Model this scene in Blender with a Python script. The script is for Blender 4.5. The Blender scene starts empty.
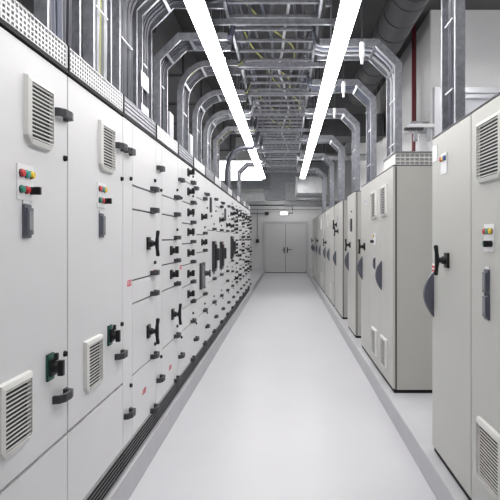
import bpy, math, random
from mathutils import Vector, Matrix
random.seed(7)
SC = bpy.context.scene
COL = SC.collection
F, VX, VY, EYE = 540.0, 286.0, 238.0, 1.5

# ------------------------------------------------------------------ materials
def mat(name, col, rough=0.5, metal=0.0, noise=0.0, nscale=8.0, bump=0.0, emit=0.0, spec=0.5, stretch=(1, 1, 1), rvar=.08):
    m = bpy.data.materials.new(name); m.use_nodes = True
    nt = m.node_tree; b = nt.nodes['Principled BSDF']
    b.inputs['Base Color'].default_value = (*col, 1)
    b.inputs['Roughness'].default_value = rough
    b.inputs['Metallic'].default_value = metal
    b.inputs['Specular IOR Level'].default_value = spec
    if emit:
        b.inputs['Emission Color'].default_value = (*col, 1)
        b.inputs['Emission Strength'].default_value = emit
    if noise or bump:
        tc = nt.nodes.new('ShaderNodeTexCoord'); mp = nt.nodes.new('ShaderNodeMapping')
        mp.inputs['Scale'].default_value = stretch
        n = nt.nodes.new('ShaderNodeTexNoise'); n.inputs['Scale'].default_value = nscale; n.inputs['Detail'].default_value = 4
        nt.links.new(tc.outputs['Object'], mp.inputs['Vector']); nt.links.new(mp.outputs['Vector'], n.inputs['Vector'])
        if noise:
            r = nt.nodes.new('ShaderNodeValToRGB')
            r.color_ramp.elements[0].position = 0.3; r.color_ramp.elements[1].position = 0.7
            r.color_ramp.elements[0].color = (*[c * (1 - noise) for c in col], 1)
            r.color_ramp.elements[1].color = (*[min(1, c * (1 + noise)) for c in col], 1)
            nt.links.new(n.outputs['Fac'], r.inputs['Fac']); nt.links.new(r.outputs['Color'], b.inputs['Base Color'])
            mr = nt.nodes.new('ShaderNodeMapRange')
            mr.inputs['To Min'].default_value = max(0, rough - rvar); mr.inputs['To Max'].default_value = min(1, rough + rvar)
            nt.links.new(n.outputs['Fac'], mr.inputs['Value']); nt.links.new(mr.outputs['Result'], b.inputs['Roughness'])
        if bump:
            bp = nt.nodes.new('ShaderNodeBump'); bp.inputs['Strength'].default_value = bump; bp.inputs['Distance'].default_value = 0.01
            nt.links.new(n.outputs['Fac'], bp.inputs['Height']); nt.links.new(bp.outputs['Normal'], b.inputs['Normal'])
    return m

M = {
 'floor': mat('epoxy floor', (.66, .66, .688), .36, noise=.02, nscale=1.2, spec=.35, rvar=.015),
 'curb': mat('painted concrete', (.52, .52, .545), .55, noise=.05, nscale=5),
 'wall': mat('painted wall', (.68, .685, .69), .7, noise=.02, nscale=2),
 'wallbright': mat('white painted wall', (.74, .74, .75), .7, noise=.02, nscale=2),
 'ceiling': mat('dark concrete ceiling', (.07, .07, .073), .85, noise=.15, nscale=3),
 'doorleaf': mat('grey door paint', (.60, .60, .595), .5, noise=.015, nscale=3),
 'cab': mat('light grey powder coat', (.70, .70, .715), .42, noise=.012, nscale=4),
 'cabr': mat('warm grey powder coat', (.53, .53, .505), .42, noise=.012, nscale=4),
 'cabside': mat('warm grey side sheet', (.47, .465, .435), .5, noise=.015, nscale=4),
 'gask': mat('dark gasket', (.02, .02, .022), .8, noise=.1),
 'plinth': mat('black plinth', (.012, .012, .014), .65, noise=.1, spec=.25),
 'grille': mat('off white grille plastic', (.70, .70, .68), .45, noise=.02),
 'louvre': mat('pale louvre strip', (.72, .72, .74), .4, noise=.03),
 'baselouvre': mat('dark grey louvre', (.40, .40, .42), .55, noise=.1),
 'black': mat('black plastic', (.011, .011, .013), .42, noise=.1, spec=.3),
 'slate': mat('slate grey plastic', (.10, .105, .135), .35, noise=.05),
 'darkgrey': mat('dark grey plastic', (.040, .041, .048), .45, noise=.08, spec=.35),
 'screen': mat('grey display', (.30, .31, .33), .25, noise=.04),
 'white': mat('white plastic', (.83, .83, .85), .4, noise=.01),
 'red': mat('red lens', (.62, .035, .045), .3, noise=.05),
 'green': mat('green lens', (.02, .25, .17), .3, noise=.05),
 'teal': mat('teal lens', (.03, .33, .31), .3, noise=.05),
 'yellow': mat('yellow lens', (.85, .58, .03), .3, noise=.05),
 'blue': mat('blue lens', (.03, .10, .42), .3, noise=.05),
 'logo': mat('red logo paint', (.55, .05, .09), .5, noise=.03),
 'greenback': mat('dark green plate', (.02, .13, .09), .5, noise=.05),
 'zinc': mat('galvanised steel', (.33, .34, .375), .42, metal=.75, noise=.22, nscale=22),
 'zincd': mat('dull galvanised duct', (.30, .31, .33), .45, metal=.6, noise=.15, nscale=10),
 'zincl': mat('bright galvanised duct', (.60, .61, .63), .38, metal=.6, noise=.1, nscale=8),
 'ductdark': mat('dark duct wrap', (.07, .07, .075), .7, noise=.15, nscale=6),
 'cabled': mat('dark cable sheath', (.055, .058, .075), .45, noise=.1),
 'cableb': mat('blue grey cable sheath', (.10, .11, .155), .42, noise=.1),
 'cableg': mat('light grey cable sheath', (.40, .41, .44), .5, noise=.08),
 'cabley': mat('yellow green cable sheath', (.34, .35, .10), .5, noise=.1),
 'pipered': mat('dark red pipe paint', (.15, .018, .026), .45, noise=.06),
 'lamp': mat('lamp tube diffuser', (1, .985, .97), .4, emit=9.0),
 'lampadded': mat('added lamp tube diffuser', (1, .985, .97), .4, emit=18.0),  # stronger emission, only for lamps added out of view
 'exit': mat('lit lamp face', (1, 1, .98), .4, emit=4.0),
 'pane': mat('glowing white panel', (1, 1, 1), .3, emit=1.6),  # emission makes the far left panel read as overexposed white
 'glass': mat('pale window pane', (.72, .74, .80), .15, noise=.02),
 'alu': mat('aluminium frame', (.62, .63, .67), .4, metal=.25, noise=.03),
}

# ------------------------------------------------------------------ mesh builder
class MB:
    def __init__(s): s.v = []; s.f = []; s.m = []
    def add(s, vs, fs, mi=0):
        o = len(s.v); s.v += [tuple(v) for v in vs]; s.f += [tuple(i + o for i in f) for f in fs]; s.m += [mi] * len(fs)
    def box(s, a, b, mi=0, rot=None, ctr=None):
        x0, y0, z0 = a; x1, y1, z1 = b
        vs = [(x, y, z) for x in (x0, x1) for y in (y0, y1) for z in (z0, z1)]
        if rot is not None:
            c = Vector(ctr if ctr else [(p + q) / 2 for p, q in zip(a, b)])
            vs = [tuple(rot @ (Vector(v) - c) + c) for v in vs]
        s.add(vs, [(0, 1, 3, 2), (4, 6, 7, 5), (0, 4, 5, 1), (2, 3, 7, 6), (0, 2, 6, 4), (1, 5, 7, 3)], mi)
    def prism(s, pts, axis, d0, d1, mi=0):
        """extrude a 2-D outline along an axis ('x','y','z')"""
        def P(p, d):
            return {'x': (d, p[0], p[1]), 'y': (p[0], d, p[1]), 'z': (p[0], p[1], d)}[axis]
        n = len(pts)
        s.add([P(p, d0) for p in pts] + [P(p, d1) for p in pts],
              [tuple(range(n))[::-1], tuple(range(n, 2 * n))] + [(i, (i + 1) % n, n + (i + 1) % n, n + i) for i in range(n)], mi)
    def cyl(s, a, b, r0, r1=None, n=14, mi=0):
        s.tube([a, b], [r0, r1 if r1 is not None else r0], n, mi)
    def tube(s, pts, rad, n=8, mi=0):
        pts = [Vector(p) for p in pts]
        if not isinstance(rad, (list, tuple)): rad = [rad] * len(pts)
        k = len(pts); vs = []
        t0 = (pts[1] - pts[0]).normalized()
        up = Vector((0, 0, 1)) if abs(t0.z) < .9 else Vector((1, 0, 0))
        nrm = t0.cross(up).normalized()
        for i, p in enumerate(pts):
            t = (pts[min(i + 1, k - 1)] - pts[max(i - 1, 0)]).normalized()
            nrm = (nrm - t * nrm.dot(t)).normalized(); bn = t.cross(nrm)
            for j in range(n):
                a = 2 * math.pi * j / n
                vs.append(p + (nrm * math.cos(a) + bn * math.sin(a)) * rad[i])
        fs = [(i * n + j, i * n + (j + 1) % n, (i + 1) * n + (j + 1) % n, (i + 1) * n + j) for i in range(k - 1) for j in range(n)]
        fs += [tuple(range(n))[::-1], tuple((k - 1) * n + j for j in range(n))]
        s.add(vs, fs, mi)
    def mesh(s, name, mats, smooth=False, bevel=0):
        me = bpy.data.meshes.new(name); me.from_pydata(s.v, [], s.f)
        for m in (mats if isinstance(mats, (list, tuple)) else [mats]): me.materials.append(M[m])
        me.polygons.foreach_set('material_index', s.m)
        import bmesh
        bm = bmesh.new(); bm.from_mesh(me)
        bmesh.ops.recalc_face_normals(bm, faces=bm.faces)
        if bevel:
            ed = [e for e in bm.edges if len(e.link_faces) == 2 and e.calc_face_angle(0) > .6]
            bmesh.ops.bevel(bm, geom=ed, offset=bevel, segments=2, affect='EDGES', profile=.6, clamp_overlap=True)
        bm.to_mesh(me); bm.free()
        if smooth:
            me.polygons.foreach_set('use_smooth', [True] * len(me.polygons))
            try: me.set_sharp_from_angle(angle=math.radians(40))
            except Exception: pass
        me.update(); return me

def put(name, me, parent=None, loc=(0, 0, 0), rz=0):
    o = bpy.data.objects.new(name, me); COL.objects.link(o)
    o.location = loc; o.rotation_euler.z = rz
    if parent: o.parent = parent
    return o
def tag(o, label, cat, group=None, kind=None):
    o['label'] = label; o['category'] = cat
    if group: o['group'] = group
    if kind: o['kind'] = kind
    return o
def thing(name, label, cat, loc=(0, 0, 0), rz=0, group=None):
    o = bpy.data.objects.new(name, None); COL.objects.link(o); o.location = loc; o.rotation_euler.z = rz
    o.empty_display_size = .1
    return tag(o, label, cat, group)
def struct(name, mb, mats, parent=None, **k):
    o = put(name, mb.mesh(name, mats, **k), parent)
    if not parent: o['kind'] = 'structure'
    return o
def boxmesh(name, a, b, m, bevel=0):
    mb = MB(); mb.box(a, b); return mb.mesh(name, m, bevel=bevel)
ORD = ['first', 'second', 'third', 'fourth', 'fifth', 'sixth', 'seventh', 'eighth', 'ninth', 'tenth', 'eleventh', 'twelfth',
       'thirteenth', 'fourteenth', 'fifteenth', 'sixteenth', 'seventeenth', 'eighteenth']

# ------------------------------------------------------------------ the room
YB, XL, XR, XN, YN, H = 23.1, -2.6, 1.9, 3.7, 7.1, 4.5
Y0 = -4.0
m = MB(); m.box((XL - .1, Y0 - .1, -.1), (XN + .1, YB + .1, 0)); struct('floor', m, 'floor')
m = MB(); m.box((XL - .1, Y0 - .1, H), (XN + .1, YB + .1, H + .1)); struct('ceiling', m, 'ceiling')
m = MB(); m.box((XL - .1, Y0, 0), (XL, YB, H)); struct('wall_left', m, 'wall')
m = MB(); m.box((XR, YN + .15, 0), (XR + .15, YB, H)); struct('wall_right', m, 'wallbright')
m = MB()                                        # return wall facing the aisle end, with a window opening
wx0, wx1, wz0, wz1 = 1.94, 3.15, 2.0, 3.48
m.box((XR, YN, 0), (wx0, YN + .15, H)); m.box((wx1, YN, 0), (XN, YN + .15, H))
m.box((wx0, YN, 0), (wx1, YN + .15, wz0)); m.box((wx0, YN, wz1), (wx1, YN + .15, H))
struct('wall_recess', m, 'wallbright')
m = MB(); m.box((XN, Y0, 0), (XN + .1, YN + .15, H)); struct('wall_right_near', m, 'wallbright')
m = MB(); m.box((XL, Y0 - .1, 0), (XN, Y0, H)); struct('wall_behind', m, 'wall')
dx0, dx1, dz = -.94, .90, 2.16
m = MB(); m.box((XL, YB, 0), (dx0, YB + .1, H)); m.box((dx1, YB, 0), (XR + .15, YB + .1, H)); m.box((dx0, YB, dz), (dx1, YB + .1, H))
m.box((XL, YB - .06, 2.62), (XR, YB, 2.66)); m.box((XL, YB - .04, 2.14), (dx0 - .1, YB, 2.20)); m.box((dx1 + .1, YB - .04, 2.14), (XR, YB, 2.20))
struct('wall_back', m, 'wall')
# window in the recess wall
m = MB(); m.box((wx0, YN + .06, wz0), (wx1, YN + .08, wz1)); w = struct('window_2', m, 'glass')
m = MB(); t = .10
for a, b in (((wx0, YN - .03, wz0), (wx0 + t, YN + .1, wz1)), ((wx1 - t, YN - .03, wz0), (wx1, YN + .1, wz1)),
             ((wx0 + t, YN - .03, wz1 - .08), (wx1 - t, YN + .1, wz1)), ((wx0 + t, YN - .03, wz0), (wx1 - t, YN + .1, wz0 + .08)),
             ((wx0 + t, YN - .0, wz1 - .14), (wx1 - t, YN + .09, wz1 - .08))): m.box(a, b)
struct('pane_frame', m, 'alu', w, bevel=.006)
# double door
m = MB(); m.box((dx0, YB + .02, .02), (dx1, YB + .07, dz)); d = struct('door_1', m, 'gask')
for s, a, b in ((-1, dx0 + .05, -.03), (1, -.015, dx1 - .05)):
    lf = put('door_leaf', boxmesh('door_leaf', (a, YB - .02, .03), (b, YB + .04, dz - .05), 'doorleaf', .006), d)
    hm = MB(); hx = -.08 if s < 0 else .06
    hm.box((hx - .025, YB - .032, .86), (hx + .025, YB - .02, 1.10)); hm.cyl((hx, YB - .02, 1.0), (hx, YB - .075, 1.0), .012)
    hm.box((hx - (.06 if s < 0 else 0) - .01, YB - .085, .985), (hx + (0 if s < 0 else .18) + .01, YB - .065, 1.015))
    put('door_handle', hm.mesh('door_handle', 'darkgrey', bevel=.003), lf)
m = MB()
m.box((dx0 - .05, YB - .05, 0), (dx0 + .045, YB + .06, dz + .05)); m.box((dx1 - .045, YB - .05, 0), (dx1 + .05, YB + .06, dz + .05))
m.box((dx0 + .045, YB - .05, dz - .045), (dx1 - .045, YB + .06, dz + .05)); struct('door_frame', m, 'curb', d)
# concrete curbs that carry the cabinets
CZ = .165
m = MB(); m.box((XL, Y0, 0), (-.90, YB, CZ)); struct('trim_1', m, 'curb', bevel=.008)
m = MB(); m.box((.862, Y0, 0), (XR, YB, CZ)); struct('trim_2', m, 'curb', bevel=.012)

# ------------------------------------------------------------------ prototype part meshes (x outward, y along, z up)
def p_bow():
    m = MB(); pts = [(0, -.066), (.026, -.058), (.042, -.03), (.045, .02), (.038, .052), (0, .066)]
    inn = [(0, -.048), (.018, -.044), (.028, -.024), (.030, .018), (.022, .036), (0, .040)]
    n = len(pts); vs = []
    for z in (-.016, .016): vs += [(p[0], p[1], z) for p in pts] + [(p[0], p[1], z) for p in inn]
    fs = []
    for i in range(n - 1):
        fs += [(i, i + 1, n + i + 1, n + i), (2 * n + i, 3 * n + i, 3 * n + i + 1, 2 * n + i + 1),
               (i, 2 * n + i, 2 * n + i + 1, i + 1), (n + i, n + i + 1, 3 * n + i + 1, 3 * n + i)]
    fs += [(0, n, 3 * n, 2 * n), (n - 1, 3 * n - 1, 4 * n - 1, 2 * n - 1)]
    m.add(vs, fs); m.box((0, .036, -.017), (.010, .070, .017))
    return m.mesh('bow_handle', 'darkgrey', bevel=.002)
def p_rot():
    m = MB(); m.box((0, -.034, -.036), (.014, .034, .036)); m.cyl((.014, 0, 0), (.04, 0, 0), .025, .021, 18)
    m.prism([(-.012, -.022), (.012, -.022), (.009, .034), (-.009, .034)], 'x', .036, .064)
    return m.mesh('rotary_switch', 'black', smooth=True, bevel=.003)
def p_mainrot():
    m = MB(); m.box((0, -.030, -.052), (.010, .030, .052), 1); m.box((.010, -.024, -.034), (.022, .024, .034)); m.cyl((.022, 0, 0), (.04, 0, 0), .024, .022, 18)
    m.box((.036, -.011, -.034), (.058, .011, .026)); m.box((.022, -.009, .026), (.036, .009, .054))
    return m.mesh('main_switch', ['black', 'greenback'], smooth=True, bevel=.003)
def p_tee():
    m = MB(); m.box((0, -.032, -.042), (.014, .032, .042)); m.cyl((.014, 0, 0), (.038, 0, 0), .026, .02, 16); m.cyl((.038, 0, 0), (.062, 0, 0), .015, None, 14)
    m.tube([(.068, 0, -.086), (.068, 0, -.078), (.064, 0, -.042), (.060, 0, 0), (.064, 0, .042), (.068, 0, .078), (.068, 0, .086)], [.008, .013, .011, .015, .011, .013, .008], 10)
    return m.mesh('lever_switch', 'black', smooth=True)
def p_lock():
    m = MB(); m.cyl((0, 0, 0), (.010, 0, 0), .013, .011, 14); m.box((.008, -.003, -.009), (.014, .003, .009))
    return m.mesh('lock', 'black', smooth=True)
def p_vent(w=.222, h=.246, n=14, dark=True):
    m = MB(); w2, h2, b = w / 2, h / 2, .021
    # frame ring with chamfered lower corners, bevelled towards the slats
    out = [(-w2, h2), (w2, h2), (w2, -h2 + .03), (w2 - .03, -h2), (-w2 + .03, -h2), (-w2, -h2 + .03)]
    inn = [(-w2 + b, h2 - b), (w2 - b, h2 - b), (w2 - b, -h2 + b + .012), (w2 - b - .008, -h2 + b), (-w2 + b + .008, -h2 + b), (-w2 + b, -h2 + b + .012)]
    k = 6; vs = [(0, *p) for p in out] + [(.016, p[0] * .97, p[1] * .97) for p in out] + [(.022, *p) for p in inn] + [(.004, *p) for p in inn]
    fs = []
    for r in range(3):
        for i in range(k): fs.append((r * k + i, r * k + (i + 1) % k, (r + 1) * k + (i + 1) % k, (r + 1) * k + i))
    m.add(vs, fs)
    m.add([(.004, *p) for p in inn], [tuple(range(k))], 1)
    zs = 2 * (h2 - b) / n
    for i in range(n):
        z = -h2 + b + (i + .5) * zs; q = .15 * zs
        m.add([(.0150, -w2 + b, z + q), (.0150, w2 - b, z + q), (.018, -w2 + b, z + q), (.018, w2 - b, z + q), (.018, -w2 + b, z - q), (.018, w2 - b, z - q), (.0150, -w2 + b, z - q), (.0150, w2 - b, z - q)],
              [(0, 1, 3, 2), (2, 3, 5, 4), (4, 5, 7, 6)])
    return m.mesh('vent_grille', ['grille', 'gask'])
def p_meter():
    m = MB(); m.box((0, -.026, -.062), (.010, .026, .056)); m.box((.010, -.022, -.05), (.019, .022, .044)); m.box((.019, -.014, -.034), (.021, .017, .034), 1)
    m.box((0, -.026, .058), (.004, .026, .072), 2)
    return m.mesh('panel_meter', ['slate', 'screen', 'white'], bevel=.002)
def p_bigmeter():
    m = MB(); m.box((0, -.15, -.14), (.02, .15, .14)); m.box((.02, -.12, -.11), (.03, .02, .11), 1); m.cyl((.02, .1, .02), (.07, .1, .02), .03, .025); m.box((.07, .09, -.02), (.085, .11, .06))
    return m.mesh('breaker_panel', ['darkgrey', 'screen'], bevel=.003)
def p_breaker():
    m = MB(); m.box((0, -.09, -.19), (.035, .09, .19)); m.box((.035, -.06, -.15), (.05, .06, .15), 1); m.box((.05, -.02, -.05), (.085, .02, .10)); m.box((.035, -.07, .155), (.038, .0, .175), 2)
    return m.mesh('circuit_breaker', ['darkgrey', 'black', 'red'], bevel=.003)
def p_slotdisp():
    m = MB(); m.box((0, -.04, -.09), (.02, .04, .09)); m.box((.02, -.028, -.07), (.023, .028, .07), 1)
    return m.mesh('display_unit', ['darkgrey', 'screen'], bevel=.002)
def p_lens(c):
    m = MB(); m.cyl((0, 0, 0), (.005, 0, 0), .0145, None, 16, 1); m.cyl((.005, 0, 0), (.013, 0, 0), .0135, .011, 16)
    return m.mesh('lens', [c, 'darkgrey'], smooth=True)
def p_knob():
    m = MB(); m.cyl((0, 0, 0), (.014, 0, 0), .015, .014, 16); m.box((.014, -.008, -.014), (.036, .008, .014))
    return m.mesh('selector_knob', 'black', smooth=True, bevel=.002)
def p_plate(): return boxmesh('plate', (0, -.058, -.062), (.005, .058, .062), 'white', .0015)
def p_crescent():
    m = MB(); pts = []; n = 20; hh = .142
    for i in range(n + 1):
        a = -1 + 2 * i / n; pts.append((.058 * (1 - abs(a) ** 2.0) + .002, a * hh))
    pts2 = [(0, hh), (0, -hh)]
    m.prism(pts + pts2, 'y', -.018, .018)
    m.box((.004, -.0192, -.06), (.044, .0192, .045), 1)
    return m.mesh('swing_handle', ['slate', 'slate'], bevel=.0015)
def p_logo():
    m = MB(); W, Hh = .09, .038
    m.box((0, -W / 2 - .004, -Hh / 2 - .004), (.0012, W / 2 + .004, Hh / 2 + .004), 1)
    def L(pts, y0):
        m.prism([(y0 + p[0], p[1]) for p in pts], 'x', .0012, .0022)
    h = Hh / 2; g = .0012
    # on the left row +y runs to the reader's right
    y0 = -W / 2                                                   # A, in four cut pieces
    L([(0, -h), (.006, -h), (.0092, -g), (.0055, -g)], y0); L([(.020, -h), (.026, -h), (.0205, -g), (.0168, -g)], y0)
    L([(.006, g), (.0122, g), (.0122, h), (.0105, h)], y0); L([(.0138, g), (.020, g), (.0155, h), (.0138, h)], y0)
    L([(.0085, -.011), (.0122, -.011), (.0122, -.005), (.009, -.005)], y0); L([(.0138, -.011), (.0175, -.011), (.017, -.005), (.0138, -.005)], y0)
    for y0 in (-W / 2 + .030, -W / 2 + .062):                     # B, B
        for s0, s1 in ((-h, -g), (g, h)):
            L([(0, s0), (.0075, s0), (.0075, s1), (0, s1)], y0)
            zz = s0 if s0 < 0 else s1; q = .006 if s0 < 0 else -.006
            L(sorted([(.0085, zz), (.024, zz), (.026, zz + q * .6), (.0085, zz + q)]), y0) if False else L([(.009, zz), (.022, zz), (.026, zz + q), (.009, zz + q)], y0)
            L([(.020, s0 + .005), (.027, s0 + .005), (.027, s1 - .005), (.020, s1 - .005)], y0)
            zz2 = s1 if s0 < 0 else s0; q2 = -.005 if s0 < 0 else .005
            L([(.009, zz2), (.023, zz2), (.026, zz2 + q2), (.009, zz2 + q2)], y0)
    return m.mesh('maker_logo', ['logo', 'white'])
PM = dict(bow=p_bow(), rot=p_rot(), main=p_mainrot(), tee=p_tee(), lock=p_lock(), vent=p_vent(), meter=p_meter(), big=p_bigmeter(),
          brk=p_breaker(), disp=p_slotdisp(), knob=p_knob(), plate=p_plate(), cres=p_crescent(), logo=p_logo(),
          rvent=p_vent(.30, .29, 16), tall=p_slotdisp())
for c in ('red', 'teal', 'yellow', 'green', 'blue'): PM['lens_' + c] = p_lens(c)
PN = dict(bow='handle', rot='rotary_switch', main='main_switch', tee='lever_switch', lock='lock', vent='vent_grille', meter='panel_meter',
          big='breaker_panel', brk='circuit_breaker', disp='display_unit', cres='swing_handle', logo='maker_logo', rvent='vent_grille')
def fit(kind, par, y, z, ox=0, oy=0, oz=0, name=None):
    return put(name or PN[kind], PM[kind], par, (-ox, y - oy, z - oz))
def pilot(par, y, z, rows, plate=True):
    p = put('pilot_panel', PM['plate'], par, (0, y, z))
    for r, row in enumerate(rows):
        zz = .030 - .056 * r
        for i, c in enumerate(row):
            yy = -.036 + i * .036
            if c == 'knob': put('selector_knob', PM['knob'], p, (.005, yy, zz))
            else:
                o = put('indicator_lamp', PM['lens_' + c], p, (.005, yy, zz)); o['label'] = c + ' lens'
    return p

# ------------------------------------------------------------------ left row of switchgear
W = .7725; FX = -.92; YS = 2.275 - W; Z0 = CZ; TOP = 2.19; DEP = .62; DT = .018
def L(z): return z - Z0
def left_shell(idx, label, louvre):
    c = thing('switchgear_cabinet', label, 'electrical cabinet', (FX, YS + idx * W, Z0), 0, 'switchgear cabinets of the left row')
    m = MB(); m.box((-DEP, .001, 0), (-DT, W - .001, L(TOP))); m.box((-DT, .002, L(.31)), (-DT + .002, W - .002, L(TOP) - .01), 1)
    put('body', m.mesh('body', ['cab', 'gask']), c)
    # louvred base
    m = MB(); m.box((-DT, .004, .0), (-.012, W - .004, L(.305)), 1)
    for k in range(6):
        z = .008 + k * .022; m.add([(-.010, .012, z), (-.010, W - .012, z), (.002, .012, z + .012), (.002, W - .012, z + .012), (.002, .012, z + .016), (.002, W - .012, z + .016)], [(0, 1, 3, 2), (2, 3, 5, 4)])
    m.box((-.012, .004, L(.30)), (.002, W - .004, L(.308)))
    put('base_louvre', m.mesh('base_louvre', ['baselouvre', 'gask']), c)
    # black edge rail along the top, cable duct strip above it
    put('edge_rail', boxmesh('edge_rail', (-.03, 0, L(TOP)), (.006, W, L(TOP) + .016), 'plinth'), c)
    z0, z1 = L(TOP) + .022, L(TOP) + .115
    m = MB(); m.box((-.14, .006, z0), (-.03, W - .006, z1 - .02), 1)
    if louvre == 'perf':
        ny, nz = 26, 5; dy = (W - .03) / ny; dzz = (z1 - z0) / nz
        for i in range(ny):
            for j in range(nz):
                y = .015 + i * dy; z = z0 + j * dzz; a = .26
                o = [(0, y, z), (0, y + dy, z), (0, y + dy, z + dzz), (0, y, z + dzz)]
                a = .2; n = [(0, y + a * dy, z + a * dzz), (0, y + (1 - a) * dy, z + a * dzz), (0, y + (1 - a) * dy, z + (1 - a) * dzz), (0, y + a * dy, z + (1 - a) * dzz)]
                bk = [(-.006, *p[1:]) for p in n]
                m.add(o + n + bk, [(q, (q + 1) % 4, 4 + (q + 1) % 4, 4 + q) for q in range(4)] + [(4 + q, 4 + (q + 1) % 4, 8 + (q + 1) % 4, 8 + q) for q in range(4)])
    else:
        for j in range(4):
            z = z0 + .004 + j * .0235; m.box((-.008, .012, z), (0, W - .012, z + (.016 if louvre == 'slat' else .02)))
    m.box((-.02, .004, z0), (.002, .016, z1)); m.box((-.02, W - .016, z0), (.002, W - .004, z1)); m.box((-.02, .016, z1 - .004), (.003, W - .016, z1 + .002))
    put('cable_duct_strip', m.mesh('cable_duct_strip', ['zinc' if louvre == 'slat' else 'louvre', 'ductdark']), c)
    put('end_post', boxmesh('end_post', (-.02, -.005, L(TOP)), (.008, .005, z1 + .004), 'plinth'), c)
    return c
def panel(par, name, y0, y1, z0, z1, g=.0035):
    g = .0055 if name == 'door' else g; gz = g + .0025
    m = MB(); m.box((-DT, 0, 0), (0, y1 - y0 - 2 * g, z1 - z0 - 2 * gz))
    o = put(name, m.mesh(name, 'cab', bevel=.002), par, (0, y0 + g, z0 + gz))
    return o, (y0 + g, z0 + gz)
def add(par_o, kind, y, z):
    o, (oy, oz) = par_o
    return fit(kind, o, y, z, 0, oy, oz)

def tall_type(idx, label, extra):
    c = left_shell(idx, label, 'perf')
    d = panel(c, 'door', .0, W, L(.677), L(TOP)); b = panel(c, 'lower_panel', 0, W, L(.308), L(.677))
    add(d, 'bow', W - .085, L(2.0)); add(d, 'bow', W - .085, L(.86)); add(d, 'lock', W - .035, L(1.83)); add(d, 'lock', W - .035, L(1.02))
    o, (oy, oz) = d
    vy, vz = extra['vent']; add(d, 'vent', vy, L(vz)); ly, lz = extra['low']; add(d, 'vent', ly, L(lz))
    py, pz, rows = extra['pilot']; pilot(o, py - oy, L(pz) - oz, rows)
    my, mz = extra['meter']; add(d, 'meter', my, L(mz)); ry, rz = extra['main']; add(d, 'main', ry, L(rz))
    return c
def u(px, idx): return F * .92 / (VX - px) - (YS + idx * W)
def zz(px, py): return EYE + (VY - py) / (VX - px) * .92

tall_type(0, 'pale grey full-door switchgear cabinet nearest the camera on the left, six-button panel and green-backed switch', dict(
    vent=((u(22, 0) + u(52, 0)) / 2, 1.955), low=((u(2, 0) + u(24, 0)) / 2, .905), pilot=(u(24.5, 0), 1.695, [['red', 'teal', 'yellow'], ['green', 'red', 'knob']]),
    meter=(u(25.5, 0), 1.562), main=(u(49, 0), 1.0)))
tall_type(1, 'pale grey full-door switchgear cabinet second from the camera on the left, grilles high and low', dict(
    vent=(u(105.5, 1), 1.957), low=(u(92, 1), .905), pilot=(u(101, 1), 1.712, [['red', 'teal', 'yellow'], ['green', 'red', 'knob']]),
    meter=(u(100.5, 1), 1.565), main=(u(109, 1), .995)))
# drawer cabinets
SW = .185
def drawer_type(idx, label, lines, things_, louvre='slat', lowlogo=None, strip_logo=None):
    c = left_shell(idx, label, louvre)
    st = panel(c, 'cable_door', 0, SW, L(.308), L(TOP), .002)
    add(st, 'bow', .075, L(2.0)); add(st, 'bow', .075, L(.485)); add(st, 'lock', .14, L(1.85)); add(st, 'lock', .14, L(.63))
    if strip_logo: add(st, 'logo', .115, L(strip_logo))
    lv = [TOP] + list(lines) + [.308]
    for k in range(len(lv) - 1):
        z1, z0 = lv[k], lv[k + 1]; last = k == len(lv) - 2
        d = panel(c, 'drawer' if not last else 'lower_panel', SW, W, L(z0), L(z1), .0025)
        # narrower gap at the lower edge is the dark pull slot
        add(d, 'bow', W - .10, L(z0 + .018))
        if z1 - z0 > .16 and not last: add(d, 'lock', W - .045, L(z0 + .085))
        for kind, y, z in things_:
            if z0 < z < z1: add(d, kind, y, L(z))
    return c
drawer_type(2, 'switchgear cabinet third from the camera on the left, two black T-levers and a red logo', [1.816, 1.673, 1.244, 1.104, .675],
            [('tee', .545, 1.464), ('tee', .545, .88), ('logo', u(144, 2), .51), ('logo', .70, 1.262)], 'slat', strip_logo=1.236)
drawer_type(3, 'drawer switchgear cabinet fourth from the camera on the left, two rotary switches above one T-lever', [1.819, 1.678, 1.485, 1.296, 1.103, .673],
            [('rot', .49, 1.40), ('rot', .49, 1.21), ('tee', .54, .885), ('logo', u(170, 3), .475)], 'white')
drawer_type(4, 'drawer switchgear cabinet fifth from the camera on the left, column of seven rotary switches', [2.02, 1.827, 1.635, 1.447, 1.252, 1.058, .868, .675],
            [('rot', .47, z) for z in (2.115, 1.935, 1.74, 1.556, 1.36, 1.165, .975)], 'slat', strip_logo=1.245)
drawer_type(5, 'sixth switchgear cabinet from the camera on the left, square dark breaker panel at hip height', [1.92, 1.536, 1.345, .86, .675],
            [('rot', .52, 1.73), ('rot', .52, 1.453), ('big', .52, 1.09)], 'white')
drawer_type(6, 'seventh switchgear cabinet on the left, slim display up high and tall dark breaker', [1.594, .97, .675],
            [('disp', .40, 1.90), ('lock', .5, 1.77), ('brk', .66, 1.27)], 'slat')
drawer_type(7, 'eighth switchgear cabinet on the left, second of the tall dark breakers on its front', [1.92, 1.592, .97, .675],
            [('brk', .665, 1.26), ('rot', .55, 1.75)], 'white')
drawer_type(8, 'ninth switchgear cabinet on the left, slim display high on a mostly plain front', [1.59, .97, .82, .675],
            [('disp', .4, 1.85), ('rot', .64, 1.70)], 'slat')
far_lbl = ['tenth switchgear cabinet on the left, tall breaker between small black handles', 'eleventh switchgear cabinet on the left, closely set with small black handles',
           'twelfth switchgear cabinet on the left, closely set with small black handles', 'fourth from the far end of the left switchgear row, thick with handles',
           'third from the far end of the left switchgear row, thick with handles', 'second to last switchgear cabinet at the far end of the left row',
           'last switchgear cabinet of the left row, nearest the grey double door']
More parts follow.
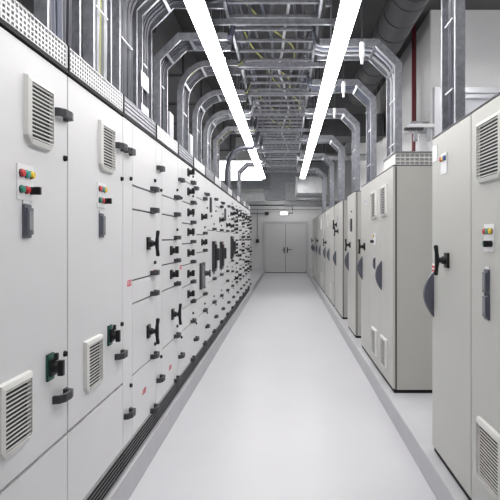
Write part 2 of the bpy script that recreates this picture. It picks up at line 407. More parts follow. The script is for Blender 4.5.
for k in range(7):
    idx = 9 + k
    ln = [2.0, 1.86, 1.72, 1.58, 1.44, 1.30, 1.16, 1.02, .86, .675] if k % 2 else [2.02, 1.83, 1.635, 1.45, 1.25, 1.06, .87, .675]
    th = []
    if k == 0: ln = [2.0, 1.8, 1.6, 1.1, .92, .675]; th = [('brk', .56, 1.34), ('rot', .5, 1.9), ('rot', .5, 1.7)]
    else:
        for a, b in zip(ln[:-1], ln[1:]):
            if random.random() < (.35 if k < 3 else .6): th.append(('rot', .40 + .1 * random.random(), (a + b) / 2 + .01))
            if random.random() < .4: th.append(('lock', .28, (a + b) / 2))
    drawer_type(idx, far_lbl[k], ln, th, 'slat' if k % 2 else 'white')

# ------------------------------------------------------------------ right row
RX = .92; RTOP = 2.12
def right_cab(label, y0, y1, doors, top=RTOP, dep=.62, name='control_cabinet'):
    """front at x=RX facing -X; local y = y1 - Y"""
    c = thing(name, label, 'electrical cabinet', (RX, y1, CZ), math.pi, 'grey control cabinets of the right row')
    w = y1 - y0
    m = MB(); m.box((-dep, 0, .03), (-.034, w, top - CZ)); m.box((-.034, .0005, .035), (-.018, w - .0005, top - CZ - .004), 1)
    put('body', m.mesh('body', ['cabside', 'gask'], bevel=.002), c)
    put('plinth', boxmesh('plinth', (-dep + .01, .008, 0), (-.012, w - .008, .03), 'plinth'), c)
    put('lid', boxmesh('lid', (-dep, 0, top - CZ), (.0, w, top - CZ + .008), 'darkgrey'), c)
    out = []
    for (a, b) in doors:
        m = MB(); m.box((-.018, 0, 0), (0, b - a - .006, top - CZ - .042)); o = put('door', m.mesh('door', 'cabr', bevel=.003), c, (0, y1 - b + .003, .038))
        out.append((o, y1, b))
    return c, out
def radd(d, kind, Y, z, ):
    o, y1, b = d
    return put(PN[kind], PM[kind], o, (0, (y1 - Y) - (y1 - b + .003), z - CZ - .038))
def rpilot(d, Y, z, rows):
    o, y1, b = d; return pilot(o, (y1 - Y) - (y1 - b + .003), z - CZ - .038, rows)
def ry(px): return F * .92 / (px - VX)
def rz(px, py): return EYE + (VY - py) / (px - VX) * .92

c, d = right_cab('tall control cabinet cut by the right picture edge, vent grille and meter on its door', 1.97, 2.683, [(1.97, 2.683)])
radd(d[0], 'rvent', 2.42, 1.90); radd(d[0], 'rvent', 2.42, .51); rpilot(d[0], 2.44, 1.50, [['red', 'green', 'yellow'], ['green', 'red', 'knob']]); radd(d[0], 'meter', 2.46, 1.30)
o = radd(d[0], 'meter', 2.46, 1.19)
c, d = right_cab('large control cabinet at the near right with blue-grey crescent handle and T-lever', 2.687, 3.40, [(2.687, 3.40)])
radd(d[0], 'tee', 3.07, rz(446, 260)); radd(d[0], 'cres', 3.372, 1.15); rpilot(d[0], 3.14, rz(446, 163), [['red', 'yellow', 'blue']])
mm = MB(); mm.box((0, -.035, -.03), (.002, .035, .03)); mm.box((.002, -.03, .004), (.003, .03, .018), 1); mm.box((.002, -.03, -.02), (.003, .03, -.006), 1)
put('warning_sticker', mm.mesh('warning_sticker', ['white', 'red']), d[0][0], (0, 3.40 - 3.36 - .003, 1.31 - CZ - .038))
mm = MB(); mm.box((0, -.05, -.05), (.004, .05, .05)); put('document_pocket', mm.mesh('document_pocket', 'white', bevel=.002), d[0][0], (0, .065, 2.02 - CZ - .038))

c, d = right_cab('wide three-door control cabinet mid right with slotted box vent standing on its top', 4.64, 6.62, [(4.64, 5.30), (5.30, 5.96), (5.96, 6.62)])
radd(d[0], 'rvent', 5.05, 1.845); radd(d[1], 'rvent', 5.61, 1.84); radd(d[0], 'rvent', 5.05, .43); radd(d[1], 'rvent', 5.60, .42)
radd(d[0], 'cres', 5.20, 1.14); radd(d[2], 'cres', 6.50, 1.14); radd(d[2], 'tee', 6.30, 1.40)
rpilot(d[1], 5.60, 1.49, [['yellow'], ['knob']]); radd(d[1], 'meter', 5.58, 1.24)
mm = MB(); mm.box((0, -.03, -.025), (.002, .03, .025)); mm.box((.002, -.022, -.015), (.003, .022, .015), 1)
put('maker_badge', mm.mesh('maker_badge', ['white', 'blue']), d[2][0], (0, 6.62 - 6.22, rz(365, 202) - CZ - .038))
# slotted vent box on top
v = thing('roof_vent', 'white slotted vent box standing on top of the wide cabinet', 'vent', (0, 0, 0))
bx0, bx1, by0, by1, bz0, bz1 = .945, 1.50, 4.68, 5.2, RTOP + .008, RTOP + .118
m = MB(); m.box((bx0 + .015, by0 + .015, bz0), (bx1 - .015, by1 - .015, bz1)); put('core', m.mesh('core', 'baselouvre'), v)
m = MB()
for k in range(4):
    z = bz0 + k * (bz1 - bz0 - .012) / 3; m.box((bx0, by0, z), (bx1, by0 + .008, z + .010))
for k in range(14):
    x = bx0 + k * (bx1 - bx0 - .012) / 13; m.box((x, by0 + .001, bz0), (x + .009, by0 + .009, bz1))
m.box((bx0, by0 + .009, bz0), (bx0 + .01, by1, bz1)); m.box((bx1 - .01, by0 + .009, bz0), (bx1, by1, bz1)); m.box((bx0 + .01, by1 - .01, bz0), (bx1 - .01, by1, bz1))
put('slotted_side', m.mesh('slotted_side', 'grille'), v)
put('lid', boxmesh('lid', (bx0 - .01, by0 - .01, bz1), (bx1 + .01, by1 + .01, bz1 + .012), 'zincd'), v)

c, d = right_cab('narrow single-door control cabinet just beyond the wide one, slim meter above its handle', 7.2, 8.07, [(7.2, 8.07)])
radd(d[0], 'cres', 7.93, 1.16); radd(d[0], 'tee', 7.72, 1.40); radd(d[0], 'disp', 7.55, 1.68); radd(d[0], 'lock', 7.55, 1.87)
c, d = right_cab('fourth control cabinet from the far end of the right row, two lever switches up high', 8.87, 10.2, [(8.87, 10.2)])
d[0][0]
radd(d[0], 'tee', 9.5, 1.62); radd(d[0], 'tee', 9.75, 1.74); radd(d[0], 'cres', 9.9, 1.13)
mm = MB(); mm.box((0, -.05, -.04), (.002, .05, .04)); put('maker_badge', mm.mesh('maker_badge', 'blue'), d[0][0], (0, 10.2 - 9.6, 1.84 - CZ - .038))
c, d = right_cab('double-door control cabinet third from the far end of the right row, two crescent handles', 10.4, 12.7, [(10.4, 11.55), (11.55, 12.7)])
radd(d[0], 'cres', 11.42, 1.15); radd(d[1], 'cres', 12.57, 1.16); radd(d[1], 'tee', 12.3, 1.40); radd(d[0], 'rvent', 11.0, .42); radd(d[0], 'rvent', 11.0, 1.86); radd(d[1], 'rvent', 12.0, 1.86)
c, d = right_cab('second to last control cabinet at the far right, pale grille near its foot', 13.0, 16.0, [(13.0, 14.5), (14.5, 16.0)])
radd(d[0], 'cres', 14.37, 1.17); radd(d[1], 'cres', 15.86, 1.18); radd(d[1], 'tee', 15.5, 1.42); radd(d[0], 'rvent', 14.0, .45); radd(d[0], 'rvent', 14.0, 1.86)
c, d = right_cab('last control cabinet of the right row, beside the far double door', 16.3, 18.7, [(16.3, 17.5), (17.5, 18.7)])
radd(d[0], 'cres', 17.38, 1.17); radd(d[1], 'cres', 18.55, 1.18); radd(d[1], 'tee', 18.2, 1.42); radd(d[0], 'rvent', 16.9, .47)

# ------------------------------------------------------------------ strip lamps
LZ = 3.10
for side, xc, word in ((-1, -.625, 'left'), (1, .443, 'right')):
    for k in range(6):
        y0 = 4.97 + (k - 2) * 2.358; y1 = y0 + 2.35
        if k == 0: pos = 'in the %s lamp line, overhead beside the camera' % word
        else: pos = '%s in the %s lamp line counting from the camera' % (ORD[k - 1], word)
        t = thing('strip_lamp', 'white glowing strip lamp, ' + pos, 'lamp', (xc, y0, LZ), 0, 'ceiling strip lamps')
        m = MB(); m.prism([(-.064, 0), (-.064, .03), (-.045, .04), (.045, .04), (.064, .03), (.064, 0), (.05, -.018), (-.05, -.018)], 'y', 0.006, 2.344)
        put('diffuser', m.mesh('diffuser', 'lamp'), t)
        m = MB(); m.box((-.05, 0.02, .041), (.05, 2.33, .075)); put('housing', m.mesh('housing', 'white'), t)
        for yy in (0, 2.344):
            m = MB(); m.box((-.066, yy, -.02), (.066, yy + .006, .06)); put('end_cap', m.mesh('end_cap', 'white'), t)
        for yy in (.4, 1.9):
            m = MB(); m.cyl((0, yy, .075), (0, yy, H - LZ), .004, None, 6); put('suspension_rod', m.mesh('suspension_rod', 'zinc'), t)

def added_lamp(label, x, y0, y1, z, along_x=False, dm='lamp'):  # extra lamps added out of sight to brighten recess and back wall
    t = thing('strip_lamp', label, 'lamp', (x, y0, z), -math.pi / 2 if along_x else 0)
    m = MB(); m.prism([(-.064, 0), (-.064, .03), (.064, .03), (.064, 0), (.05, -.018), (-.05, -.018)], 'y', 0, y1 - y0); put('diffuser', m.mesh('diffuser', dm), t)
    m = MB(); m.box((-.05, 0, .031), (.05, y1 - y0, .07)); put('housing', m.mesh('housing', 'white'), t)
    for yy in (.3, y1 - y0 - .3):
        m = MB(); m.cyl((0, yy, .07), (0, yy, H - z), .004, None, 6); put('suspension_rod', m.mesh('suspension_rod', 'zinc'), t)
added_lamp('added unseen strip lamp in the side recess right of the near cabinets', 2.7, 3.6, 6.2, 3.9, False, 'lampadded')  # added outside the frame to light the side recess
added_lamp('added unseen strip lamp in the side recess beside the camera', 2.7, .4, 3.0, 3.9)
added_lamp('added hidden strip lamp behind the galvanised duct at the far right', .40, 19.2, 19.95, 3.13, True, 'lampadded')  # added behind the ducts to lift the far end
added_lamp('added hidden strip lamp between the far duct wall and the back wall', -.6, 22.0, 23.7, 3.14, True)
added_lamp('added hidden strip lamp behind the grey duct at the far left', -2.0, 18.0, 19.1, 2.77, True, 'lampadded')
# ------------------------------------------------------------------ cable ladders
def offs(path, d):
    n = len(path); out = []
    for i in range(n):
        a = Vector(path[max(i - 1, 0)]); b = Vector(path[i]); c = Vector(path[min(i + 1, n - 1)])
        t1 = (b - a).normalized() if i > 0 else (c - b).normalized(); t2 = (c - b).normalized() if i < n - 1 else t1
        n1 = Vector((-t1.y, t1.x)); n2 = Vector((-t2.y, t2.x)); nn = (n1 + n2).normalized()
        out.append(b + nn * (d / max(.3, nn.dot(n1))))
    return out
def strip_solid(m, A, B, y0, y1):
    """closed band between two XZ polylines, from y0 to y1"""
    n = len(A); vs = []
    for P in (A, B):
        for y in (y0, y1): vs += [(p[0], y, p[1]) for p in P]
    a0, a1, b0, b1 = 0, n, 2 * n, 3 * n; fs = []
    for i in range(n - 1):
        fs += [(a0 + i, a0 + i + 1, a1 + i + 1, a1 + i), (b0 + i, b1 + i, b1 + i + 1, b0 + i + 1), (a0 + i, b0 + i, b0 + i + 1, a0 + i + 1), (a1 + i, a1 + i + 1, b1 + i + 1, b1 + i)]
    fs += [(a0, a1, b1, b0), (a0 + n - 1, b0 + n - 1, b1 + n - 1, a1 + n - 1)]
    m.add(vs, fs)
def along(path, s):
    for i in range(len(path) - 1):
        a = Vector(path[i]); b = Vector(path[i + 1]); l = (b - a).length
        if s <= l or i == len(path) - 2: return a + (b - a) * (s / l), (b - a).normalized()
        s -= l
def plen(path): return sum((Vector(a) - Vector(b)).length for a, b in zip(path[:-1], path[1:]))
def smooth_path(pts, k=6):
    """Catmull-Rom through 3-D points"""
    P = [Vector(p) for p in pts]; out = []
    for i in range(len(P) - 1):
        p0, p1, p2, p3 = P[max(i - 1, 0)], P[i], P[i + 1], P[min(i + 2, len(P) - 1)]
        for j in range(k):
            t = j / k
            out.append(.5 * ((2 * p1) + (p2 - p0) * t + (2 * p0 - 5 * p1 + 4 * p2 - p3) * t * t + (3 * p1 - p0 - 3 * p2 + p3) * t ** 3))
    out.append(P[-1]); return out
CZT = 3.40                                       # central ladder level
def side_ladder(side, X, Y1, w, label, ztop=3.22, curved=False, zb=None, cables=5, crad=.014, mix=('cabled', 'cableb'), where='', bend=.19, xe=None, web=.06):
    s = side; zb = zb if zb is not None else TOP
    xend = (-.50 if s < 0 else .30) if xe is None else xe
    if curved:
        path = [(X, zb)]; R = .32
        for k in range(7):
            a = math.pi / 2 * k / 6; path.append((X - s * R * (1 - math.cos(a)), ztop - R + R * math.sin(a)))
        path.append((xend, ztop))
    else: path = [(X, zb), (X, ztop - bend), (X - s * bend, ztop), (xend, ztop)]
    t = thing('cable_ladder', label, 'cable ladder', (0, Y1, 0), 0, 'galvanised cable ladders over the %s row' % ('left' if s < 0 else 'right'))
    h = web / 2
    for k, (ya, lip) in enumerate(((0, 1), (w - .004, -1))):
        m = MB(); strip_solid(m, offs(path, h), offs(path, -h), ya, ya + .004)
        y0, y1 = (ya + .004, ya + .022) if lip > 0 else (ya - .018, ya)
        strip_solid(m, offs(path, h), offs(path, h - .004), y0, y1); strip_solid(m, offs(path, -h + .004), offs(path, -h), y0, y1)
        put('rail', m.mesh('rail', 'zinc'), t)
    total = plen(path); n = int(total / .27)
    for k in range(n):
        p, tg = along(path, .12 + k * .27); vert = abs(tg.x) < .3; nv = Vector((-tg.y, tg.x)) * ((-.026 if vert else .026) * s)
        m = MB(); ang = math.atan2(tg.y, tg.x)
        m.box((-.012, .004, -.004), (.012, w - .004, .004))
        R_ = Matrix.Rotation(-ang, 3, 'Y'); m.v = [tuple(R_ @ Vector(v) + Vector((p.x + nv.x, 0, p.y + nv.y))) for v in m.v]
        put('rung', m.mesh('rung', 'zinc'), t)
    for z in (zb + .22, zb + .62):
        m = MB(); m.box((X - s * .024, .05, z), (X - s * .030, w - .05 - .1 * random.random(), z + .007)); put('cable_tie', m.mesh('cable_tie', 'white'), t)
    # cables lying in the ladder
    for k in range(cables):
        f = (k + .5) / cables; yy = Y1 + .035 + f * (w - .07) + random.uniform(-.006, .006); r = crad * random.choice([.6, .8, 1, 1, 1.2])
        matn = random.choice(mix)
        if matn == 'cabley' and (k % 2 == 0 or k > 4): matn = 'cabled'
        if matn == 'cabley': r = .008
        dd = s * (.006 + random.uniform(-.004, .004)) * 1
        pp = offs(path, -dd * 1.0); pts = []
        L_ = plen([tuple(p) for p in pp]); ss = 0.0
        q = [tuple(p) for p in pp]; nn = max(6, int(L_ / .12))
        for i in range(nn + 1):
            p, _ = along(q, L_ * i / nn); pts.append((p.x, yy + .006 * math.sin(i * .9 + k), p.y))
        # climb onto the central ladder and run on along it
        ex = pts[-1][0]; inner = xend - s * random.uniform(.03, .10)
        pts = pts[:-1] + [(ex - s * .02, yy, ztop + .02), (inner + s * .04, yy + .12, CZT + .045), (inner, yy + .45, CZT + .05 + r), (inner - s * random.uniform(-.01, .04), yy + .9, CZT + .05 + r)]
        m = MB(); m.tube(smooth_path(pts, 2), r, 7)
        cn = {'cabled': 'dark', 'cableb': 'blue-grey', 'cableg': 'light grey', 'cabley': 'yellow-green'}[matn]
        tag(put('power_cable', m.mesh('power_cable', matn, smooth=True)), '%s cable lying in the %s' % (cn, where), 'cable', 'cables in the ' + where)
NEAR = ('cabled', 'cabled', 'cableb', 'cableb', 'cabley')
spec = [  # Y1, width, ztop, curved, cable count, radius, mix
    (2.42, .40, 3.30, False, 5, .027, ('cableb', 'cabled')), (3.00, .32, 3.30, False, 5, .021, ('cabley', 'cabled', 'cableg')),
    (3.47, .42, 3.34, False, 6, .022, ('cabled',)), (4.02, .30, 3.36, False, 4, .016, ('cabled',)),
    (4.60, .29, 3.22, False, 4, .014, ('cableb', 'cableg', 'cabled')), (5.60, .34, 3.32, True, 5, .014, ('cabled', 'cabley')),
    (6.50, .34, 3.26, True, 5, .014, ('cabley', 'cabled')), (7.35, .34, 3.22, True, 4, .014, ('cabled', 'cableg')),
    (8.37, .30, 3.20, False, 5, .014, ('cabled', 'cabley')), (10.2, .30, 3.22, False, 4, .014, ('cabled',)), (12.5, .35, 3.22, False, 4, .014, ('cabled', 'cableg'))]
for k, (y, w, zt, cu, nc, cr, mx) in enumerate(spec):
    kind = 'curved' if cu else 'angled'
    where = '%s ladder from the camera over the left cabinets' % ORD[k]
    side_ladder(-1, -1.10, y, w, 'galvanised cable ladder with %s bend, %s from the camera over the left cabinets' % (kind, ORD[k]), zt, cu, TOP, nc, cr, mx, where)
spec = [(3.02, .28, 3.30, .975, RTOP, 6, .013, ('cabled', 'cableb'), .055), (4.80, .40, 3.24, 1.0, RTOP, 6, .016, ('cableb', 'cabley', 'cableg'), .065), (6.16, .36, 3.28, 1.0, RTOP, 5, .014, ('cableg', 'cableb', 'cabley'), .065),
        (7.55, .36, 3.28, 1.0, RTOP, 5, .014, ('cableb', 'cableg', 'cabley'), .07), (9.55, .40, 3.28, 1.0, RTOP, 5, .014, ('cableg', 'cableb'), .08), (11.6, .42, 3.28, 1.0, RTOP, 4, .015, ('cableg', 'cabled'), .08),
        (14.0, .45, 3.28, 1.0, RTOP, 4, .016, ('cableg', 'cabled'), .08)]
for k, (y, w, zt, x, zb, nc, cr, mx, wb) in enumerate(spec):
    where = '%s ladder from the camera over the right cabinets' % ORD[k]
    side_ladder(1, x, y, w, 'galvanised cable ladder with angled bend, %s from the camera over the right cabinets' % ORD[k], zt, False, zb + .008, nc, cr, mx, where, web=wb)

# central ladder over the aisle
ca, cb, cy0, cy1 = -.50, .29, 3.4, 15.0
t = thing('cable_ladder', 'long wide cable ladder running down the middle of the ceiling between the lamp lines', 'cable ladder', (0, cy0, CZT))
for x, sg in ((ca, 1), (cb, -1)):
    m = MB(); m.box((x - .003, 0, -.03), (x + .003, cy1 - cy0, .05)); m.box((x, 0, -.03), (x + sg * .022, cy1 - cy0, -.026)); m.box((x, 0, .046), (x + sg * .022, cy1 - cy0, .05)); put('rail', m.mesh('rail', 'zinc'), t)
k = 0; yy = .10
while yy < cy1 - cy0 - .05:
    m = MB(); m.box((ca + .003, yy, .0), (cb - .003, yy + .035, .022)); put('rung', m.mesh('rung', 'zinc'), t); yy += .285; k += 1
rc = random.Random(3)
def long_cable(x0, y0, y1, matn, r, lbl, grp, amp=.05, z=None):
    pts = []; n = max(4, int((y1 - y0) / .4)); ph = rc.uniform(0, 6); x = x0
    for i in range(n + 1):
        pts.append((min(cb - .03, max(ca + .03, x0 + amp * math.sin(i * .7 + ph) + rc.uniform(-.015, .015))), y0 + (y1 - y0) * i / n, (z or CZT + .022 + r) + abs(rc.gauss(0, .006))))
    m = MB(); m.tube(smooth_path(pts, 4), r, 7)
    tag(put('power_cable', m.mesh('power_cable', matn, smooth=True)), lbl, 'cable', grp)
for k in range(9):
    long_cable(ca + .07 + k * .082, 3.5 + rc.uniform(0, .6), 14.9 - rc.uniform(0, 3), rc.choice(['cabled', 'cabled', 'cableb', 'cableg']), rc.uniform(.009, .017), 'long dark or grey cable lying on the ladder over the aisle', 'long cables on the middle ladder')
for k in range(5):                               # yellow-green earth cables slanting across
    y0 = 4.0 + k * 1.1; xs, xe = rc.uniform(-.42, -.15), rc.uniform(.0, .24)
    pts = [(xs, y0, CZT + .05), (xs + .06, y0 + .5, CZT + .055), ((xs + xe) / 2, y0 + 1.0, CZT + .06), (xe, y0 + 1.5, CZT + .055), (xe + .02, y0 + 2.0, CZT + .05)]
    m = MB(); m.tube(smooth_path(pts, 6), .009, 7)
    tag(put('earth_cable', m.mesh('earth_cable', 'cabley', smooth=True)), 'yellow-green earth cable slanting across the middle ladder, %s from the camera' % ORD[k], 'cable', 'earth cables on the middle ladder')
# a higher tray with more cables
t = thing('cable_tray', 'dark upper cable tray hung above the middle ladder', 'cable tray', (0, 0, 0))
m = MB(); m.box((-.62, 3.4, 3.80), (.40, 15, 3.806)); m.box((-.624, 3.4, 3.80), (-.62, 15, 3.87)); m.box((.40, 3.4, 3.80), (.404, 15, 3.87)); put('tray_floor', m.mesh('tray_floor', 'ductdark'), t)
for k in range(9):
    y = 4 + k * 1.3
    for x in (-.64, .42):
        m = MB(); m.cyl((x, y, 3.78), (x, y, H), .006, None, 6); m.box((x - .03, y - .02, 3.776), (x + .03, y + .02, 3.80)); put('hanger_rod', m.mesh('hanger_rod', 'zinc'), t)
# cross channels carrying ladder and lamps
for k in range(10):
    y = 4.62 + 1.15 * k
    t = thing('ceiling_channel', 'galvanised cross channel hung under the ceiling, %s from the camera' % ORD[k], 'support', (0, y, 0), 0, 'cross channels under the middle ladder')
    m = MB(); m.box((-.74, -.025, CZT - .075), (.52, .025, CZT - .071)); m.box((-.74, -.025, CZT - .075), (.52, -.021, CZT - .032)); m.box((-.74, .021, CZT - .075), (.52, .025, CZT - .032)); put('channel', m.mesh('channel', 'zinc'), t)
    for x in (-.70, .48):
        m = MB(); m.cyl((x, 0, CZT - .08), (x, 0, H), .007, None, 6); put('threaded_rod', m.mesh('threaded_rod', 'zinc'), t)

# thick black cable arching over the far left
pts = [(-1.0, 9.2, TOP + .0), (-1.01, 9.2, 2.5), (-.99, 9.2, 2.75), (-.88, 9.2, 2.98), (-.72, 9.25, 3.05), (-.58, 9.3, 3.06), (-.50, 9.35, 3.2), (-.47, 9.4, 3.44)]
m = MB(); m.tube(smooth_path(pts, 6), .035, 10)
tag(put('thick_cable', m.mesh('thick_cable', 'cabled', smooth=True)), 'thick dark cable arching from the left cabinets up to the middle ladder', 'cable')
# pale plates clipped on the left ladders
for y, z, hh, lb in ((3.98, 2.62, .12, 'pale tag plate on the ladder beside the fourth left ladder, upper one'), (3.98, 2.40, .10, 'pale tag plate near the cabinet tops, below the upper plate')):
    tag(put('tag_plate', boxmesh('tag_plate', (-1.075, y, z), (-1.066, y + .22, z + hh), 'zinc', .002)), lb, 'plate')
for y, lb in ((5.02, 'small pale junction box behind the first angled ladder'), (6.1, 'small pale junction box hung behind the curved ladder')):
    m = MB(); m.box((-1.16, y, 2.45), (-1.08, y + .18, 2.68)); tag(put('junction_box', m.mesh('junction_box', 'cableg', bevel=.008)), lb, 'junction box')

# small white pendant detectors beside the right lamps
for k, (px, py0, py1, Y) in enumerate(((362, 42, 64, 4.55), (343.5, 81, 97, 6.0), (334.5, 108, 118, 7.4), (316, 136, 144, 9.3))):
    x = (px - VX) * Y / F; zt = EYE + (VY - py0) * Y / F; zl = EYE + (VY - py1) * Y / F
    t = thing('hanging_sensor', 'small white tube-shaped sensor hanging right of the lamps, %s from the camera' % ORD[k], 'sensor', (x, Y, zl), 0, 'white hanging sensors')
    m = MB(); m.tube([(0, 0, 0), (0, 0, .05), (0, 0, .06), (0, 0, zt - zl - .01), (0, 0, zt - zl)], [.012, .014, .021, .021, .012], 12); put('tube', m.mesh('tube', 'white', smooth=True), t)
    m = MB(); m.cyl((0, 0, zt - zl), (0, 0, H - zl), .005, None, 6); put('cord', m.mesh('cord', 'darkgrey'), t)

# ------------------------------------------------------------------ ducts, pipes and things at the far end
def ductbox(name, label, a, b, matn, flange=(), cat='duct'):
    t = thing(name, label, cat, (0, 0, 0))
    put('duct_body', boxmesh('duct_body', a, b, matn, .01), t)
    for y in flange:
        m = MB(); e = .03
        m.box((a[0] - e, y, a[2] - e), (b[0] + e, y + .03, a[2])); m.box((a[0] - e, y, b[2]), (b[0] + e, y + .03, b[2] + e)); m.box((a[0] - e, y, a[2]), (a[0], y + .03, b[2])); m.box((b[0], y, a[2]), (b[0] + e, y + .03, b[2]))
        put('flange', m.mesh('flange', matn), t)
    for x in (a[0] + .04, b[0] - .04):
        for y in (a[1] + .1, b[1] - .1):
            m = MB(); m.cyl((x, y, b[2]), (x, y, H), .006, None, 6); put('hanger_rod', m.mesh('hanger_rod', 'zinc'), t)
    return t
ductbox('air_duct', 'dark rectangular air duct running above the left cable ladders', (-2.4, 4.5, 3.62), (-1.35, 14.5, 4.2), 'ductdark', (5.5, 7.0, 8.5, 10, 11.5, 13))
ductbox('air_duct', 'bright galvanised duct box below the ceiling at the far right', (.30, 15.0, 2.74), (1.15, 16.6, 3.2), 'zincl', (15.2, 16.4))
ductbox('air_duct', 'flat galvanised duct crossing low at the far end, right of the middle', (-.06, 17.2, 2.56), (1.8, 18.4, 2.68), 'zincl', ())
ductbox('air_duct', 'upright galvanised duct at the far end above the double door', (-.03, 17.4, 2.70), (.33, 18.2, 3.3), 'zincl', ())
ductbox('air_duct', 'broad grey duct wall across the far end above the exit lamp', (-.85, 20.5, 2.95), (1.6, 21.2, 4.4), 'zincd', ())
ductbox('air_duct', 'black duct crossing behind the right cable ladders', (.35, 10.2, 3.42), (1.85, 10.9, 3.85), 'ductdark', ())
m = MB(); m.tube([(1.30, 5.4, 4.05), (1.30, 9.6, 4.05)], .2, 24)
for k in range(9): m.tube([(1.30, 5.6 + k * .45, 4.05), (1.30, 5.63 + k * .45, 4.05)], .21, 24)
m.box((1.29, 6, 4.2), (1.31, 6.03, H)); m.box((1.29, 9, 4.2), (1.31, 9.03, H))
tag(put('round_duct', m.mesh('round_duct', 'ductdark', smooth=True)), 'dark round duct high above the right cabinets', 'duct')
m = MB(); m.tube([(.25, 12.4, 3.36), (1.88, 12.4, 3.36)], .075, 16); tag(put('round_duct', m.mesh('round_duct', 'zincl', smooth=True)), 'slim bright round pipe crossing behind the far right ladders', 'duct')
# emissive panel standing in for a very bright surface, in a stepped frame
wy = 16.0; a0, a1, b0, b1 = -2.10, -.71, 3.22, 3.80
m = MB(); m.box((a0, wy + .12, b0), (a1, wy + .14, b1)); w = struct('glow_panel_1', m, 'pane')
m = MB()
for k, (e0, e1, yy) in enumerate(((0, .07, .10), (.07, .15, .04), (.15, .24, -.03))):
    m.box((a0, wy + yy, b0 - e1), (a1 + e1, wy + .35, b0 - e0)); m.box((a1 + e0, wy + yy, b0 - e0), (a1 + e1, wy + .35, H))
struct('pane_frame', m, 'zincd', w)
m = MB(); m.box((XL, wy + .1, b1), (a1, wy + .3, H)); m.box((XL, wy + .1, b0), (a0, wy + .3, b1)); struct('wall_bulkhead', m, 'wall')
ductbox('air_duct', 'low grey duct below the bright panel at the far left', (-2.3, 16.5, 2.62), (-.65, 17.3, 2.88), 'zincl', ())
# exit lamp and conduits on the back wall
ex = (284 - VX) * YB / F; ez = EYE + (VY - 213.5) * YB / F
t = thing('exit_lamp', 'small glowing white lamp box on the wall above the double door', 'lamp', (ex, YB, ez))
m = MB(); m.box((-.16, -.10, -.065), (.16, 0, .065)); put('case', m.mesh('case', 'white', bevel=.01), t)
m = MB(); m.box((-.15, -.106, -.055), (.15, -.10, .055)); put('lamp_face', m.mesh('lamp_face', 'exit'), t)
m = MB(); m.tube([(ex + .16, YB - .03, ez), (ex + .36, YB - .03, ez), (ex + .36, YB - .03, ez + .36), (ex + .36, YB - .03, 3.4)], .016, 8); tag(put('conduit', m.mesh('conduit', 'darkgrey')), 'thin conduit from the glowing lamp up the back wall', 'pipe')
t = thing('conduit', 'grey conduit dropping down the back wall left of the door to a switch box', 'pipe', (0, 0, 0))
cx = (257.5 - VX) * YB / F; cz = EYE + (VY - 241) * YB / F
m = MB(); m.tube([(cx, YB - .03, cz), (cx, YB - .03, 2.72)], .018, 8); put('pipe', m.mesh('pipe', 'zincd'), t)
put('switch_box', boxmesh('switch_box', (cx - .07, YB - .08, cz - .08), (cx + .07, YB, cz + .08), 'darkgrey', .01), t)
t = thing('conduit', 'grey horizontal conduit left of the glowing wall lamp, ending in a dark box', 'pipe', (0, 0, 0))
m = MB(); m.tube([(-1.9, YB - .05, 2.545), (-.85, YB - .05, 2.545)], .022, 8); put('pipe', m.mesh('pipe', 'zincd'), t)
put('end_box', boxmesh('end_box', (-.9, YB - .12, 2.48), (-.74, YB, 2.61), 'darkgrey', .01), t)
m = MB(); m.tube([(-2.5, YB - .028, 2.90), (1.88, YB - .028, 2.90)], .025, 8); tag(put('conduit', m.mesh('conduit', 'darkgrey')), 'dark pipe crossing the back wall high above the door', 'pipe')
m = MB(); m.tube([(-1.9, YB - .03, 2.72), (1.5, YB - .03, 2.72)], .014, 8); tag(put('conduit', m.mesh('conduit', 'zincd')), 'thin pipe crossing the back wall just above the glowing lamp', 'pipe')

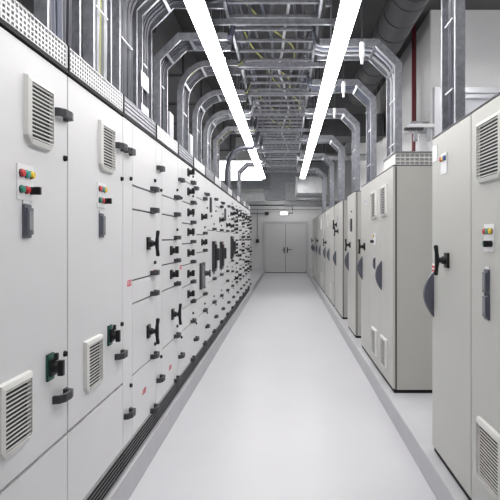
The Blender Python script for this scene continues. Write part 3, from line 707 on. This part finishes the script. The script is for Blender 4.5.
# red pipe and console on the right wall
Yp = 7.55; Xp = XR - .11
t = thing('sprinkler_pipe', 'dark red pipe running down the pale right wall', 'pipe', (Xp, Yp, 0))
m = MB(); m.tube([(0, 0, 2.62), (0, 0, H)], .032, 14); put('pipe', m.mesh('pipe', 'pipered', smooth=True), t)
m = MB(); m.tube(smooth_path([(0, 0, 2.62), (0, 0, 2.56), (-.06, 0, 2.52), (-.2, 0, 2.52)], 4), .038, 14); m.cyl((-.2, 0, 2.52), (-.24, 0, 2.52), .055, None, 14); put('elbow', m.mesh('elbow', 'pipered', smooth=True), t)
t = thing('wall_console', 'white console shelf on grey brackets fixed beside the red pipe', 'shelf', (1.66, 7.0, 2.93))
m = MB(); m.box((-.06, -.02, .0), (.26, .40, .05)); put('board', m.mesh('board', 'white', bevel=.008), t)
for x in (.0, .17):
    m = MB(); m.prism([(0, 0), (.02, 0), (.02, -.16), (0, -.05)], 'x', x, x + .05) if False else m.box((x, .0, -.17), (x + .05, .05, 0)); put('bracket', m.mesh('bracket', 'zincd', bevel=.004), t)
m = MB(); m.box((-.12, -.03, -.03), (.12, .06, 0.0)); put('rail', m.mesh('rail', 'darkgrey'), t)
m = MB(); m.tube(smooth_path([(-.03, .05, .07), (.05, .0, .075), (.12, .08, .08), (.2, .02, .07)], 5), .016, 8); put('cable_loop', m.mesh('cable_loop', 'cableg', smooth=True), t)
t = thing('wall_cabinet', 'white box fixed to the right wall below the console shelf', 'box', (XR, 7.25, 2.45))
m = MB(); m.box((-.10, 0, 0), (0, .24, .46)); put('case', m.mesh('case', 'white', bevel=.01), t); put('cover', boxmesh('cover', (-.11, .02, .02), (-.10, .22, .44), 'wallbright', .004), t)

# ------------------------------------------------------------------ camera, world, colour
cam = bpy.data.cameras.new('camera'); co = bpy.data.objects.new('camera', cam); COL.objects.link(co)
co.location = (0, 0, EYE); co.rotation_euler = (math.pi / 2, 0, 0)
cam.sensor_width = 36; cam.lens = 36 * F / 500; cam.shift_x = -(VX - 250) / 500; cam.shift_y = -(250 - VY) / 500
cam.clip_start = .05; cam.clip_end = 100
SC.camera = co
wd = bpy.data.worlds.new('world'); SC.world = wd; wd.use_nodes = True
wd.node_tree.nodes['Background'].inputs[0].default_value = (.02, .02, .02, 1)
SC.view_settings.view_transform = 'Standard'; SC.view_settings.look = 'None'; SC.view_settings.gamma = 1
SC.view_settings.use_curve_mapping = False
SC.view_settings.exposure = 0.95
